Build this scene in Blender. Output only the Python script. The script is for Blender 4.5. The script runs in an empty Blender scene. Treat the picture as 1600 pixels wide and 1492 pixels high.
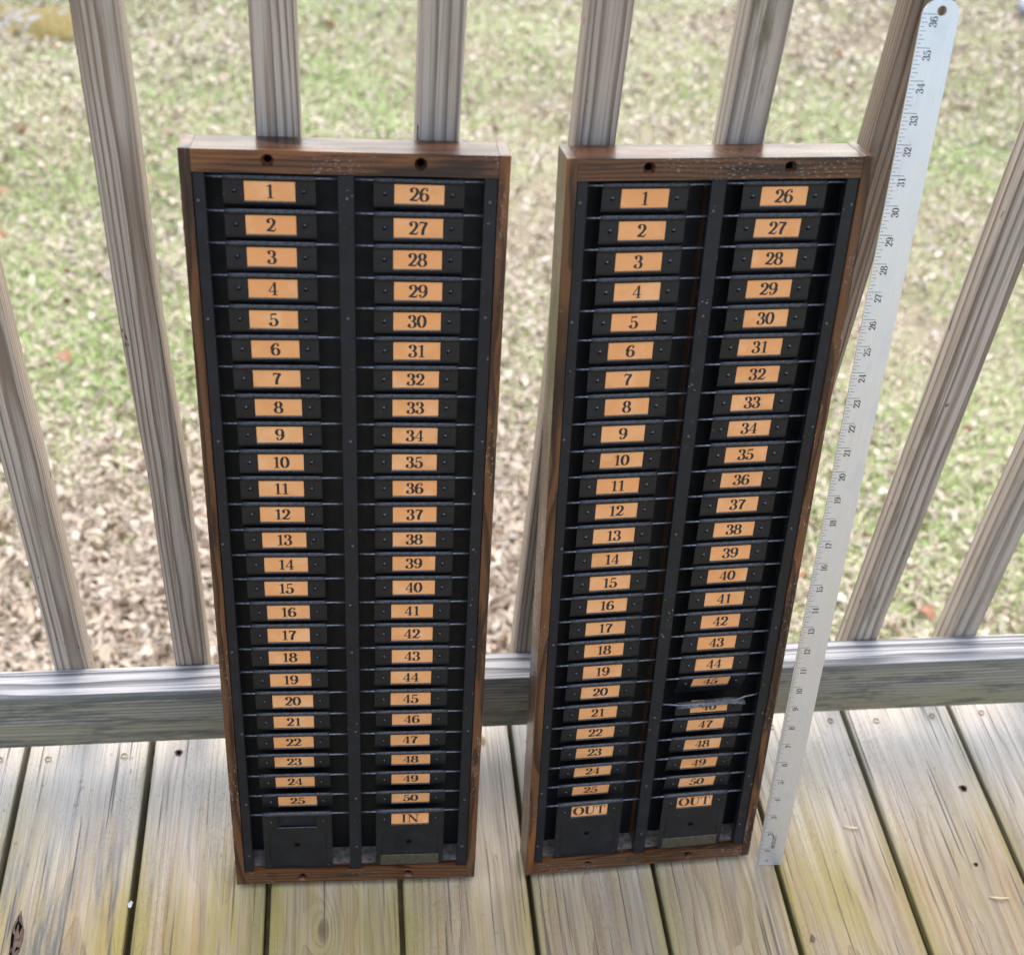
import bpy, bmesh, math, random
import numpy as np
from mathutils import Matrix, Vector

scene = bpy.context.scene
C = scene.collection
R = math.radians

# ------------------------------------------------------------------ camera
cam_data = bpy.data.cameras.new("camera")
cam = bpy.data.objects.new("camera", cam_data)
C.objects.link(cam)
cam_data.sensor_width = 36.0
cam_data.lens = 45.017
cam_data.clip_start = 0.02
cam_data.clip_end = 1000
cr = Vector((0.9913364872619883, -0.1093470731183505, 0.07276803297816721))
cu = Vector((0.019291785685660007, 0.6692228910147167, 0.7428112473212578))
cf = Vector((0.12992226917707403, 0.73497206732117, -0.6655345702737953))
cam.matrix_world = Matrix(((cr.x, cu.x, -cf.x, 0), (cr.y, cu.y, -cf.y, -0.90756),
                           (cr.z, cu.z, -cf.z, 1.26375), (0, 0, 0, 1)))
cam_data.dof.use_dof = True
cam_data.dof.focus_distance = 1.22
cam_data.dof.aperture_fstop = 6.2
scene.camera = cam

# ------------------------------------------------------------------ light
SUN_EL, SUN_AZ = 58, 12          # bright veiled sky beyond the railing; azimuth from +Y towards +X
world = bpy.data.worlds.new("World")
scene.world = world
world.use_nodes = True
wt = world.node_tree
sky = wt.nodes.new("ShaderNodeTexSky")
sky.sky_type = 'NISHITA'
sky.sun_disc = False
sky.sun_elevation = R(SUN_EL)
sky.sun_rotation = R(SUN_AZ)
sky.dust_density = 2.5
bg = wt.nodes["Background"]
bg.inputs["Strength"].default_value = 0.11
wt.links.new(sky.outputs[0], bg.inputs[0])
sun_data = bpy.data.lights.new("sun", 'SUN')
sun_data.energy = 1.3
sun_data.angle = R(140)
sun_data.color = (1.0, 0.945, 0.865)
sun = bpy.data.objects.new("sun", sun_data)
C.objects.link(sun)
sd = Vector((math.sin(R(SUN_AZ)) * math.cos(R(SUN_EL)), math.cos(R(SUN_AZ)) * math.cos(R(SUN_EL)), math.sin(R(SUN_EL))))
sun.rotation_euler = sd.to_track_quat('Z', 'Y').to_euler()
sun.location = sd * 20
scene.view_settings.view_transform = 'Standard'
scene.view_settings.look = 'None'
scene.view_settings.gamma = 1.0
scene.view_settings.exposure = 1.95
scene.cycles.max_bounces = 6
scene.cycles.use_denoising = True
scene.cycles.denoiser = 'OPENIMAGEDENOISE'
scene.cycles.denoising_input_passes = 'RGB_ALBEDO_NORMAL'
scene.cycles.denoising_prefilter = 'FAST'

# ------------------------------------------------------------------ node helper
class NT:
    def __init__(s, name):
        s.m = bpy.data.materials.new(name)
        s.m.use_nodes = True
        s.t = s.m.node_tree
        s.b = s.t.nodes["Principled BSDF"]
    def n(s, typ, **kw):
        d = s.t.nodes.new("ShaderNode" + typ)
        for k, v in kw.items():
            setattr(d, k, v)
        return d
    def put(s, sock, v):
        if v is None:
            return
        if isinstance(v, bpy.types.NodeSocket):
            s.t.links.new(v, sock)
        else:
            if isinstance(v, tuple) and len(v) == 3 and sock.type == 'RGBA':
                v = v + (1,)
            sock.default_value = v
    def math(s, op, a, b=None, c=None, clamp=False):
        d = s.n("Math", operation=op, use_clamp=clamp)
        for i, v in enumerate((a, b, c)):
            s.put(d.inputs[i], v)
        return d.outputs[0]
    def vmath(s, op, a, b=None):
        d = s.n("VectorMath", operation=op)
        s.put(d.inputs[0], a)
        s.put(d.inputs[1], b)
        return d.outputs[0]
    def mix(s, f, a, b, mode='MIX'):
        d = s.n("Mix", data_type='RGBA', blend_type=mode, clamp_factor=True)
        s.put(d.inputs[0], f)
        s.put(d.inputs[6], a)
        s.put(d.inputs[7], b)
        return d.outputs[2]
    def noise(s, vec, scale=5.0, detail=2.0, rough=0.5, dist=0.0):
        d = s.n("TexNoise")
        s.put(d.inputs["Vector"], vec)
        d.inputs["Scale"].default_value = scale
        d.inputs["Detail"].default_value = detail
        d.inputs["Roughness"].default_value = rough
        d.inputs["Distortion"].default_value = dist
        return d.outputs["Fac"]
    def scale(s, vec, xyz):
        return s.vmath('MULTIPLY', vec, xyz)
    def step(s, v, lo, hi, a=0.0, b=1.0):
        d = s.n("MapRange", interpolation_type='SMOOTHSTEP')
        s.put(d.inputs[0], v)
        for i, x in enumerate((lo, hi, a, b)):
            d.inputs[i + 1].default_value = x
        return d.outputs[0]
    def ramp(s, f, stops, interp='LINEAR'):
        d = s.n("ValToRGB")
        d.color_ramp.interpolation = interp
        e = d.color_ramp.elements
        while len(e) < len(stops):
            e.new(0.5)
        for k, (p, c) in zip(e, stops):
            k.position = p
            k.color = tuple(c) + (1,)
        s.put(d.inputs[0], f)
        return d.outputs[0]
    def prop(s, name):
        d = s.n("Attribute", attribute_type='OBJECT', attribute_name=name)
        return d.outputs["Fac"]
    def geo(s, name):
        d = s.n("Attribute", attribute_type='GEOMETRY', attribute_name=name)
        return d.outputs["Fac"]
    def obj(s):
        return s.n("TexCoord").outputs["Object"]
    def xyz(s, v):
        d = s.n("SeparateXYZ")
        s.put(d.inputs[0], v)
        return d.outputs[0], d.outputs[1], d.outputs[2]
    def comb(s, x, y, z):
        d = s.n("CombineXYZ")
        for i, v in enumerate((x, y, z)):
            s.put(d.inputs[i], v)
        return d.outputs[0]
    def bump(s, h, strength=0.3, dist=0.001):
        d = s.n("Bump")
        d.inputs["Strength"].default_value = strength
        d.inputs["Distance"].default_value = dist
        s.put(d.inputs["Height"], h)
        s.t.links.new(d.outputs[0], s.b.inputs["Normal"])
    def out(s, col=None, rough=None, metal=None, spec=None, coat=None):
        s.put(s.b.inputs["Base Color"], col)
        s.put(s.b.inputs["Roughness"], rough)
        s.put(s.b.inputs["Metallic"], metal)
        s.put(s.b.inputs["Specular IOR Level"], spec)
        s.put(s.b.inputs["Coat Weight"], coat)
        return s.m

def grain(t, axis, ring=150.0, wob=1.0, slope=0.10, far=0.05):
    """Growth rings of a plank sawn from a log that lies along `axis`.
    Returns (late-wood 0..1, fibre 0..1, across, thickness, along, seeded vector)."""
    x, y, z = t.xyz(t.obj())
    u, v, w = {'X': (y, z, x), 'Y': (x, z, y), 'Z': (x, y, z)}[axis]
    seed = t.prop("seed")
    p = t.comb(t.math('ADD', u, t.math('MULTIPLY', seed, 3.17)), t.math('ADD', v, t.math('MULTIPLY', seed, 1.91)),
               t.math('ADD', w, t.math('MULTIPLY', seed, 7.3)))
    low = t.noise(t.scale(p, (6, 6, 1.3)), 1.0, 1.0)
    low2 = t.noise(t.scale(p, (14, 14, 3.5)), 1.3, 2.0)
    cx = t.math('MULTIPLY', t.math('SUBTRACT', t.math('FRACT', t.math('MULTIPLY', seed, 5.77)), 0.5), 0.06)
    uu = t.math('ADD', t.math('SUBTRACT', u, cx), t.math('MULTIPLY', t.math('SUBTRACT', low, 0.5), 0.06 * wob))
    vv = t.math('ADD', t.math('ADD', v, far), t.math('MULTIPLY', t.math('SUBTRACT', low2, 0.5), 0.03 * wob))
    vv = t.math('ADD', vv, t.math('MULTIPLY', w, slope * 0.25))
    kd = t.math('SQRT', t.math('ADD', t.math('POWER', t.math('MULTIPLY', t.math('SUBTRACT', u, t.prop("kx")), 70), 2), t.math('POWER', t.math('MULTIPLY', t.math('SUBTRACT', w, t.prop("ky")), 28), 2)))
    kg = t.math('MULTIPLY', t.math('POWER', 2.718, t.math('MULTIPLY', t.math('MULTIPLY', kd, kd), -1.0)), t.prop("kn"))
    vv = t.math('ADD', vv, t.math('MULTIPLY', kg, 0.045))
    t.knot = t.math('MULTIPLY', t.step(kd, 0.50, 0.28), t.prop("kn"))
    r = t.math('SQRT', t.math('ADD', t.math('MULTIPLY', uu, uu), t.math('MULTIPLY', vv, vv)))
    fr = t.math('FRACT', t.math('MULTIPLY', r, t.math('MULTIPLY', t.math('ADD', t.prop("rs"), 1.0), ring)))
    late = t.math('MULTIPLY', t.step(fr, 0.42, 0.84), t.step(fr, 1.0, 0.95))
    fib = t.noise(t.scale(p, (1000, 1000, 6)), 1.0, 2.0, 0.6)
    return late, fib, u, v, w, p

# ------------------------------------------------------------------ materials
def mat_deck():
    t = NT("weathered_deck_wood")
    late, fib, u, v, w, p = grain(t, 'Y', ring=120, wob=1.3, slope=0.06, far=0.045)
    base = t.mix(t.math('MULTIPLY', late, 0.9), (0.325, 0.25, 0.145), (0.18, 0.122, 0.064))
    fs = t.noise(t.scale(p, (280, 280, 1.5)), 1.0, 3.0, 0.65)
    base = t.mix(t.step(fs, 0.48, 0.54, 0.0, 0.4), base, (0.34, 0.272, 0.172))
    base = t.mix(t.step(fs, 0.45, 0.40, 0.0, 0.5), base, (0.18, 0.135, 0.087))
    base = t.mix(t.step(fib, 0.45, 0.62, 0.0, 0.5), base, (0.355, 0.295, 0.20))
    base = t.mix(t.step(fib, 0.46, 0.32, 0.0, 0.4), base, (0.15, 0.115, 0.08))
    jig = t.math('ADD', t.math('MULTIPLY', t.math('SUBTRACT', fs, 0.5), 0.16), t.math('MULTIPLY', t.math('SUBTRACT', fib, 0.5), 0.10))
    # grey lavender weathering in long streaks
    s1 = t.noise(t.scale(p, (24, 24, 1.6)), 1.0, 5.0, 0.65)
    base = t.mix(t.math('MULTIPLY', t.step(t.math('ADD', s1, jig), 0.45, 0.58), t.math('MULTIPLY', t.prop("grey"), 0.55)), base, t.mix(fib, (0.19, 0.162, 0.13), (0.29, 0.255, 0.215)))
    # honey tan streaks
    s2 = t.noise(t.scale(t.vmath('ADD', p, (4.1, 2.2, 9.0)), (34, 34, 1.4)), 1.0, 5.0, 0.65)
    base = t.mix(t.math('MULTIPLY', t.step(t.math('ADD', s2, jig), 0.48, 0.62), t.math('MULTIPLY', t.prop("tan"), 0.9)), base, t.mix(fib, (0.26, 0.15, 0.05), (0.35, 0.21, 0.075)))
    # yellow-green algae
    s3 = t.noise(t.scale(t.vmath('ADD', p, (9.3, 5.2, 3.0)), (15, 15, 2.6)), 1.0, 5.0, 0.62)
    edge = t.step(t.math('ABSOLUTE', u), 0.045, 0.069)
    alg = t.math('MULTIPLY', t.math('ADD', t.step(t.math('ADD', s3, jig), 0.44, 0.62), t.math('MULTIPLY', edge, 0.8)), t.prop("algae"), clamp=True)
    base = t.mix(alg, base, t.mix(fib, (0.225, 0.18, 0.048), (0.33, 0.265, 0.085)))
    # dark mildew
    s4 = t.noise(t.scale(t.vmath('ADD', p, (1.3, 7.2, 5.0)), (34, 34, 3.2)), 1.0, 6.0, 0.7)
    base = t.mix(t.math('MULTIPLY', t.step(t.math('ADD', s4, jig), 0.46, 0.59), t.prop("mildew")), base, (0.105, 0.105, 0.095))
    # rain-bleached end by the railing with backlit brightening painted in, ragged along the fibres
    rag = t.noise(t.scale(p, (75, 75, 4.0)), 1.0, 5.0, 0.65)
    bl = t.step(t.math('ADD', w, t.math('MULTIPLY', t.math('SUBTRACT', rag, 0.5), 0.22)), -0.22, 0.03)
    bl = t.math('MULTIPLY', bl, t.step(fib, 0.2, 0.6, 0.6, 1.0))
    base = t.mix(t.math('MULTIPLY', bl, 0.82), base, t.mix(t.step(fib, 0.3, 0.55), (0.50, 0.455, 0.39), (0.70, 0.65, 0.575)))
    # black mildew specks in patches
    m1 = t.noise(t.scale(p, (1100, 1100, 260)), 1.0, 4.0, 0.75)
    m2 = t.noise(t.scale(p, (13, 13, 5)), 1.0, 3.0, 0.6)
    base = t.mix(t.math('MULTIPLY', t.math('MULTIPLY', t.step(m1, 0.53, 0.66), t.step(m2, 0.42, 0.58)), 0.62), base, (0.085, 0.08, 0.065))
    # fine dark checks along the grain
    ck = t.noise(t.scale(p, (300, 300, 5)), 1.0, 2.0, 0.5)
    ckm = t.math('MULTIPLY', t.step(ck, 0.64, 0.72), 0.8)
    base = t.mix(ckm, base, (0.10, 0.085, 0.065))
    # rounded algae-dark edges
    base = t.mix(t.math('MULTIPLY', t.step(t.math('ABSOLUTE', u), 0.0635, 0.0695), 0.65), base, (0.17, 0.16, 0.07))
    sp = t.noise(t.scale(p, (160, 160, 90)), 1.0, 2.0, 0.5)
    base = t.mix(t.step(sp, 0.70, 0.76, 0.0, 0.5), base, (0.13, 0.11, 0.09))
    base = t.mix(t.math('MULTIPLY', t.knot, 0.85), base, t.mix(late, (0.13, 0.08, 0.045), (0.05, 0.035, 0.025)))
    h = t.math('ADD', t.math('MULTIPLY', fib, 0.6), t.math('SUBTRACT', t.math('MULTIPLY', late, 0.7), t.math('MULTIPLY', ckm, 1.6)))
    t.bump(h, 0.8, 0.0016)
    return t.out(base, t.step(fib, 0.2, 0.8, 0.5, 0.68), spec=0.35)

def mat_rail():
    t = NT("silvered_rail_wood")
    late, fib, u, v, w, p = grain(t, 'X', ring=190, wob=0.3, slope=0.02, far=0.03)
    base = t.mix(late, (0.45, 0.44, 0.43), (0.10, 0.10, 0.102))
    base = t.mix(t.step(fib, 0.47, 0.36, 0.0, 0.75), base, (0.15, 0.15, 0.155))
    base = t.mix(t.step(fib, 0.5, 0.65, 0.0, 0.4), base, (0.50, 0.49, 0.48))
    ln = t.noise(t.scale(p, (330, 330, 2.0)), 1.0, 2.0, 0.5)
    base = t.mix(t.step(ln, 0.53, 0.60, 0.0, 0.78), base, (0.115, 0.118, 0.125))
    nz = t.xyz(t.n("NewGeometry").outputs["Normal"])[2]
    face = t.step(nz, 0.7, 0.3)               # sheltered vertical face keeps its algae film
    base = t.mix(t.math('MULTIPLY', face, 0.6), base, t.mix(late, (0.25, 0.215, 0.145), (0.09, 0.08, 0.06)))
    s3 = t.noise(t.scale(p, (40, 40, 5)), 1.0, 5.0, 0.65)
    low = t.step(v, 0.025, -0.04)
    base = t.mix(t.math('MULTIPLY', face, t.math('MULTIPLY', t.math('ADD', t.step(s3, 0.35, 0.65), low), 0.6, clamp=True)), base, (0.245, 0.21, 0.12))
    s4 = t.noise(t.scale(t.vmath('ADD', p, (3.0, 1.0, 2.0)), (60, 60, 9)), 1.0, 6.0, 0.75)
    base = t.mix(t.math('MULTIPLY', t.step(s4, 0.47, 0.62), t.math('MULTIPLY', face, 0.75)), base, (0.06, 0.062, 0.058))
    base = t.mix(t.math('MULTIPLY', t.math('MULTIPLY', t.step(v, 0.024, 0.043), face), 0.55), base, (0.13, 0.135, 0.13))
    h = t.math('SUBTRACT', t.math('MULTIPLY', fib, 0.5), t.math('MULTIPLY', late, 0.8))
    t.bump(h, 0.6, 0.0012)
    base = t.mix(t.math('MULTIPLY', t.knot, 0.8), base, (0.05, 0.045, 0.04))
    return t.out(base, 0.55, spec=0.4)

def mat_baluster():
    t = NT("grey_baluster_wood")
    late, fib, u, v, w, p = grain(t, 'Z', ring=200, wob=0.26, slope=0.006, far=0.03)
    warm = t.prop("warm")
    dark = t.mix(warm, (0.20, 0.165, 0.13), (0.15, 0.09, 0.055))
    base = t.mix(t.math('MULTIPLY', late, 0.9), (0.50, 0.42, 0.335), dark)
    base = t.mix(t.step(fib, 0.5, 0.66, 0.0, 0.5), base, (0.49, 0.42, 0.345))
    base = t.mix(t.step(fib, 0.46, 0.34, 0.0, 0.6), base, (0.20, 0.16, 0.125))
    s1 = t.noise(t.scale(p, (170, 170, 3)), 1.0, 3.0, 0.6)
    base = t.mix(t.math('MULTIPLY', t.step(s1, 0.5, 0.68), warm), base, (0.27, 0.19, 0.135))
    s3 = t.noise(t.scale(t.vmath('ADD', p, (2.0, 4.0, 1.0)), (45, 45, 9)), 1.0, 5.0, 0.65)
    base = t.mix(t.math('MULTIPLY', t.step(s3, 0.55, 0.70), t.prop("algae")), base, (0.14, 0.13, 0.06))
    ck = t.noise(t.scale(p, (420, 420, 4)), 1.0, 2.0, 0.5)
    base = t.mix(t.step(ck, 0.68, 0.74, 0, 0.7), base, (0.10, 0.085, 0.07))
    dkp = t.prop("dk")
    base = t.mix(dkp, base, t.mix(1.0, base, (0.42, 0.33, 0.27), 'MULTIPLY'))
    pit = t.noise(t.scale(p, (110, 110, 38)), 1.0, 2.0, 0.5)
    base = t.mix(t.step(pit, 0.73, 0.76, 0, 0.85), base, (0.05, 0.035, 0.025))
    h = t.math('SUBTRACT', t.math('MULTIPLY', fib, 0.8), t.math('MULTIPLY', late, 0.7))
    t.bump(h, 0.5, 0.001)
    return t.out(base, 0.6, spec=0.4)

def mat_frame(axis):
    t = NT("worn_stained_oak_" + axis.lower())
    late, fib, u, v, w, p = grain(t, axis, ring=230, wob=0.8, slope=0.05, far=0.06)
    base = t.mix(t.math('MULTIPLY', late, 0.85), (0.112, 0.043, 0.0155), (0.020, 0.008, 0.0045))
    s1 = t.noise(t.scale(p, (40, 40, 5)), 1.0, 3.0, 0.6)
    base = t.mix(t.step(s1, 0.56, 0.66, 0.0, 0.7), base, (0.225, 0.08, 0.021))
    s2 = t.noise(t.scale(t.vmath('ADD', p, (5.0, 2.0, 8.0)), (50, 50, 6)), 1.0, 4.0, 0.6)
    base = t.mix(t.step(s2, 0.52, 0.64, 0.0, 0.85), base, (0.013, 0.0065, 0.005))
    base = t.mix(t.step(fib, 0.5, 0.8, 0.0, 0.4), base, (0.045, 0.018, 0.009))
    # pale rubbed scuffs
    t.b.inputs['Coat Roughness'].default_value = 0.16
    s4 = t.noise(t.scale(p, (700, 700, 260)), 1.0, 3.0, 0.7)
    s5 = t.noise(t.scale(p, (22, 22, 9)), 1.0, 4.0, 0.65)
    sc = t.math('MULTIPLY', t.step(s4, 0.57, 0.68), t.step(s5, 0.50, 0.62))
    base = t.mix(t.math('MULTIPLY', sc, 0.75), base, (0.42, 0.36, 0.30))
    t.bump(t.math('ADD', fib, t.math('MULTIPLY', sc, 0.5)), 0.25, 0.0006)
    rg = t.noise(t.scale(p, (30, 30, 12)), 1.0, 3.0, 0.6)
    return t.out(base, t.step(rg, 0.3, 0.7, 0.24, 0.44), spec=0.35, coat=0.15)

def mat_black(name, base=(0.0065, 0.0075, 0.0105), rough=(0.30, 0.5), chips=0.7, thr=0.69):
    t = NT(name)
    o = t.obj()
    seed = t.prop("seed")
    p = t.vmath('ADD', o, t.comb(seed, t.math('MULTIPLY', seed, 2.3), t.math('MULTIPLY', seed, 0.7)))
    d1 = t.noise(p, 60, 5, 0.65)
    col = t.mix(t.step(d1, 0.45, 0.75, 0.0, 0.5), base, tuple(x * 2.1 for x in base))
    d2 = t.noise(p, 300, 2, 0.5)
    d3 = t.noise(p, 45, 2, 0.5)
    ch = t.math('MULTIPLY', t.math('MULTIPLY', t.step(d2, thr, thr + 0.04), t.step(d3, 0.50, 0.62)), chips)
    col = t.mix(ch, col, (0.36, 0.31, 0.26))
    t.bump(d1, 0.12, 0.0006)
    return t.out(col, t.step(d1, 0.3, 0.7, rough[0], rough[1]), spec=0.32)

def mat_paper():
    t = NT("orange_number_paper")
    seed = t.prop("seed")
    p = t.vmath('ADD', t.obj(), t.comb(seed, t.math('MULTIPLY', seed, 2.3), 0.0))
    d = t.noise(p, 120, 4, 0.6)
    base = t.mix(seed, (0.74, 0.31, 0.105), (0.76, 0.355, 0.135))
    col = t.mix(t.step(d, 0.4, 0.7, 0.0, 0.4), base, (0.73, 0.36, 0.15))
    d4 = t.noise(p, 38, 3, 0.6)
    col = t.mix(t.math('MULTIPLY', t.step(d4, 0.50, 0.66), t.math('MULTIPLY', seed, 0.55)), col, (0.62, 0.24, 0.075))
    col = t.mix(t.math('MULTIPLY', t.step(d4, 0.46, 0.34), 0.45), col, (0.80, 0.44, 0.22))
    d2 = t.noise(p, 420, 2, 0.5)
    col = t.mix(t.step(d2, 0.74, 0.78, 0.0, 0.5), col, (0.30, 0.15, 0.07))
    return t.out(col, 0.62, spec=0.3)

def mat_simple(name, col, rough=0.6, metal=0.0, var=0.3, sc=80.0, spec=0.5):
    t = NT(name)
    d = t.noise(t.obj(), sc, 4, 0.6)
    c = t.mix(t.step(d, 0.3, 0.7), tuple(x * (1 - var) for x in col), tuple(min(1, x * (1 + var)) for x in col))
    return t.out(c, rough, metal, spec)

def mat_ruler():
    t = NT("brushed_aluminium")
    o = t.obj()
    d = t.noise(t.scale(o, (2500, 100, 12)), 1.0, 3, 0.6)
    d2 = t.noise(t.scale(o, (60, 60, 25)), 1.0, 3, 0.6)
    c = t.mix(t.step(d, 0.3, 0.7), (0.68, 0.68, 0.70), (0.78, 0.78, 0.80))
    c = t.mix(t.step(d2, 0.5, 0.75, 0, 0.3), c, (0.52, 0.52, 0.51))
    t.bump(d, 0.04, 0.0003)
    return t.out(c, t.step(d2, 0.3, 0.7, 0.36, 0.46), 0.85)

def mat_ground():
    t = NT("lawn_soil")
    o = t.obj()
    a = t.noise(o, 1.1, 5, 0.6)
    b = t.noise(o, 45, 5, 0.7)
    c = t.mix(t.step(a, 0.4, 0.62), (0.30, 0.24, 0.165), (0.26, 0.33, 0.12))
    gx_, gy_, _z = t.xyz(o)
    mul = t.math('MULTIPLY', t.step(t.math('ADD', gy_, t.math('MULTIPLY', t.math('SUBTRACT', a, .5), 1.5)), 2.5, 1.7), t.step(t.math('ADD', gx_, t.math('MULTIPLY', t.math('SUBTRACT', a, .5), 1.5)), 1.3, .7))
    c = t.mix(t.math('MULTIPLY', mul, 0.9), c, (0.26, 0.19, 0.135))
    c = t.mix(t.step(b, 0.35, 0.7), c, t.mix(mul, (0.36, 0.31, 0.22), (0.21, 0.15, 0.10)))
    t.bump(b, 0.8, 0.02)
    return t.out(c, 0.9, spec=0.2)

def mat_leaf():
    t = NT("dry_leaf_litter")
    r = t.geo("rnd")
    c = t.ramp(r, [(0.0, (0.25, 0.185, 0.14)), (0.2, (0.44, 0.34, 0.25)), (0.42, (0.59, 0.49, 0.38)),
                   (0.7, (0.64, 0.55, 0.44)), (0.93, (0.75, 0.69, 0.60)), (1.0, (0.37, 0.16, 0.075))])
    d = t.noise(t.obj(), 90, 3, 0.6)
    c = t.mix(t.step(d, 0.35, 0.7, 0.0, 0.35), c, (0.32, 0.24, 0.165))
    return t.out(c, 0.6, spec=0.35)

def mat_grass():
    t = NT("spring_grass")
    r = t.geo("rnd")
    c = t.ramp(r, [(0.0, (0.16, 0.32, 0.055)), (0.28, (0.33, 0.46, 0.13)), (0.5, (0.47, 0.51, 0.26)),
                   (0.7, (0.62, 0.57, 0.40)), (1.0, (0.76, 0.70, 0.55))])
    return t.out(c, 0.55, spec=0.35)

def mat_moss_rock():
    t = NT("mossy_stone")
    o = t.obj()
    a = t.noise(o, 7, 5, 0.65)
    b = t.noise(o, 60, 4, 0.7)
    c = t.mix(t.step(b, 0.3, 0.7), (0.22, 0.23, 0.25), (0.38, 0.39, 0.43))
    m = t.step(a, 0.38, 0.47)
    c = t.mix(t.math('MULTIPLY', m, t.prop("moss")), c, t.mix(t.step(b, 0.3, 0.7), (0.11, 0.085, 0.02), (0.27, 0.20, 0.05)))
    t.bump(b, 0.7, 0.02)
    return t.out(c, 0.85)

def mat_hole():
    t = NT("dark_hole")
    return t.out((0.004, 0.004, 0.004), 0.95, spec=0.03)

M = dict(deck=mat_deck(), rail=mat_rail(), bal=mat_baluster(), fx=mat_frame('X'), fz=mat_frame('Z'),
         strip=mat_black("black_japanned_strip", chips=0.55), plate=mat_black("black_japanned_plate", (0.008, 0.0082, 0.0095), (0.32, 0.48), 0.5, 0.735),
         back=mat_black("black_back_board", (0.004, 0.0045, 0.0055), (0.4, 0.6), 0.0), wire=mat_simple("dark_steel_wire", (0.15, 0.155, 0.185), 0.36, 0.6, 0.4, 300),
         paper=mat_paper(), ink=mat_simple("printing_ink", (0.016, 0.014, 0.013), 0.6, 0, 0.2), hole=mat_hole(),
         brass=mat_simple("tarnished_brass", (0.085, 0.072, 0.045), 0.5, 0.5, 0.25, 200), dust=mat_simple("dusty_wood", (0.15, 0.135, 0.125), 0.8, 0, 0.5, 150),
         screw=mat_simple("galvanised_screw", (0.27, 0.23, 0.15), 0.5, 0.4, 0.4, 500), tiny=mat_simple("small_steel_screw", (0.10, 0.085, 0.075), 0.4, 0.7, 0.4, 500),
         alu=mat_ruler(), edge=mat_simple("rubbed_edge_and_glint", (0.036, 0.038, 0.045), 0.3, 0.2, 0.6, 400), tin=mat_simple("bent_bare_tin", (0.085, 0.085, 0.09), 0.55, 0.35, 0.5, 300), mark=mat_simple("etched_black_marks", (0.03, 0.03, 0.035), 0.6, 0, 0.2), soil=mat_ground(), leaf=mat_leaf(), grass=mat_grass(),
         rock=mat_moss_rock(), red=mat_simple("russet_leaf", (0.30, 0.125, 0.06), 0.6, 0, 0.35, 60), joist=mat_simple("dark_joist_wood", (0.16, 0.13, 0.09), 0.8, 0, 0.3, 30),
         straw=mat_simple("dry_straw", (0.62, 0.50, 0.30), 0.6, 0, 0.2, 60), pale=mat_simple("pale_flake", (0.72, 0.74, 0.76), 0.6, 0, 0.1, 60),
         bark=mat_simple("torn_bark", (0.085, 0.055, 0.038), 0.8, 0, 0.6, 160))

# ------------------------------------------------------------------ object helpers
def tag(o, label=None, cat=None, group=None, kind=None):
    if label: o["label"] = label
    if cat: o["category"] = cat
    if group: o["group"] = group
    if kind: o["kind"] = kind
    return o

def empty(name, loc=(0, 0, 0), **kw):
    o = bpy.data.objects.new(name, None)
    o.empty_display_size = 0.05
    C.objects.link(o)
    o.location = loc
    return tag(o, **kw)

def mk(name, mesh, parent=None, loc=(0, 0, 0), **props):
    o = bpy.data.objects.new(name, mesh)
    C.objects.link(o)
    o.parent = parent
    o.location = loc
    for k, v in props.items():
        o[k] = v
    return o

def to_mesh(bm, name, mats, smooth=False, recalc=True):
    if recalc:
        bmesh.ops.recalc_face_normals(bm, faces=bm.faces)
    me = bpy.data.meshes.new(name)
    bm.to_mesh(me)
    bm.free()
    for m in (mats if isinstance(mats, (list, tuple)) else [mats]):
        me.materials.append(m)
    if smooth:
        me.polygons.foreach_set("use_smooth", [True] * len(me.polygons))
    return me

def box_bm(x0, x1, y0, y1, z0, z1, bev=0.0, seg=2, cuts=None, bm=None):
    b = bmesh.new()
    r = bmesh.ops.create_cube(b, size=1)
    for v in b.verts:
        v.co = Vector((x0 + (v.co.x + .5) * (x1 - x0), y0 + (v.co.y + .5) * (y1 - y0), z0 + (v.co.z + .5) * (z1 - z0)))
    if bev:
        bmesh.ops.bevel(b, geom=b.edges[:], offset=bev, segments=seg, profile=0.6, affect='EDGES')
    if bm is None:
        return b
    tmp = bpy.data.meshes.new("tmp")
    b.to_mesh(tmp); b.free()
    bm.from_mesh(tmp)
    bpy.data.meshes.remove(tmp)
    return bm

def tube_bm(bm, pts, rad, n=8, mat=0):
    rings = []
    for i, p in enumerate(pts):
        p = Vector(p)
        a = Vector(pts[max(0, i - 1)]); b = Vector(pts[min(len(pts) - 1, i + 1)])
        d = (b - a).normalized()
        s = Vector((0, 0, 1)) if abs(d.z) < 0.9 else Vector((1, 0, 0))
        u = d.cross(s).normalized(); v = d.cross(u)
        r = rad[i] if isinstance(rad, (list, tuple)) else rad
        rings.append([bm.verts.new(p + u * math.cos(2 * math.pi * k / n) * r + v * math.sin(2 * math.pi * k / n) * r) for k in range(n)])
    for a, b in zip(rings, rings[1:]):
        for k in range(n):
            f = bm.faces.new((a[k], a[(k + 1) % n], b[(k + 1) % n], b[k])); f.material_index = mat; f.smooth = True
    for e in (rings[0], rings[-1]):
        f = bm.faces.new(e); f.material_index = mat

# ------------------------------------------------------------------ lettering (Didone-like figures drawn as strokes)
def arc(cx, cy, rx, ry, a0, a1, n=18):
    return [(cx + rx * math.cos(R(a0 + (a1 - a0) * i / n)), cy + ry * math.sin(R(a0 + (a1 - a0) * i / n))) for i in range(n + 1)]

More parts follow.
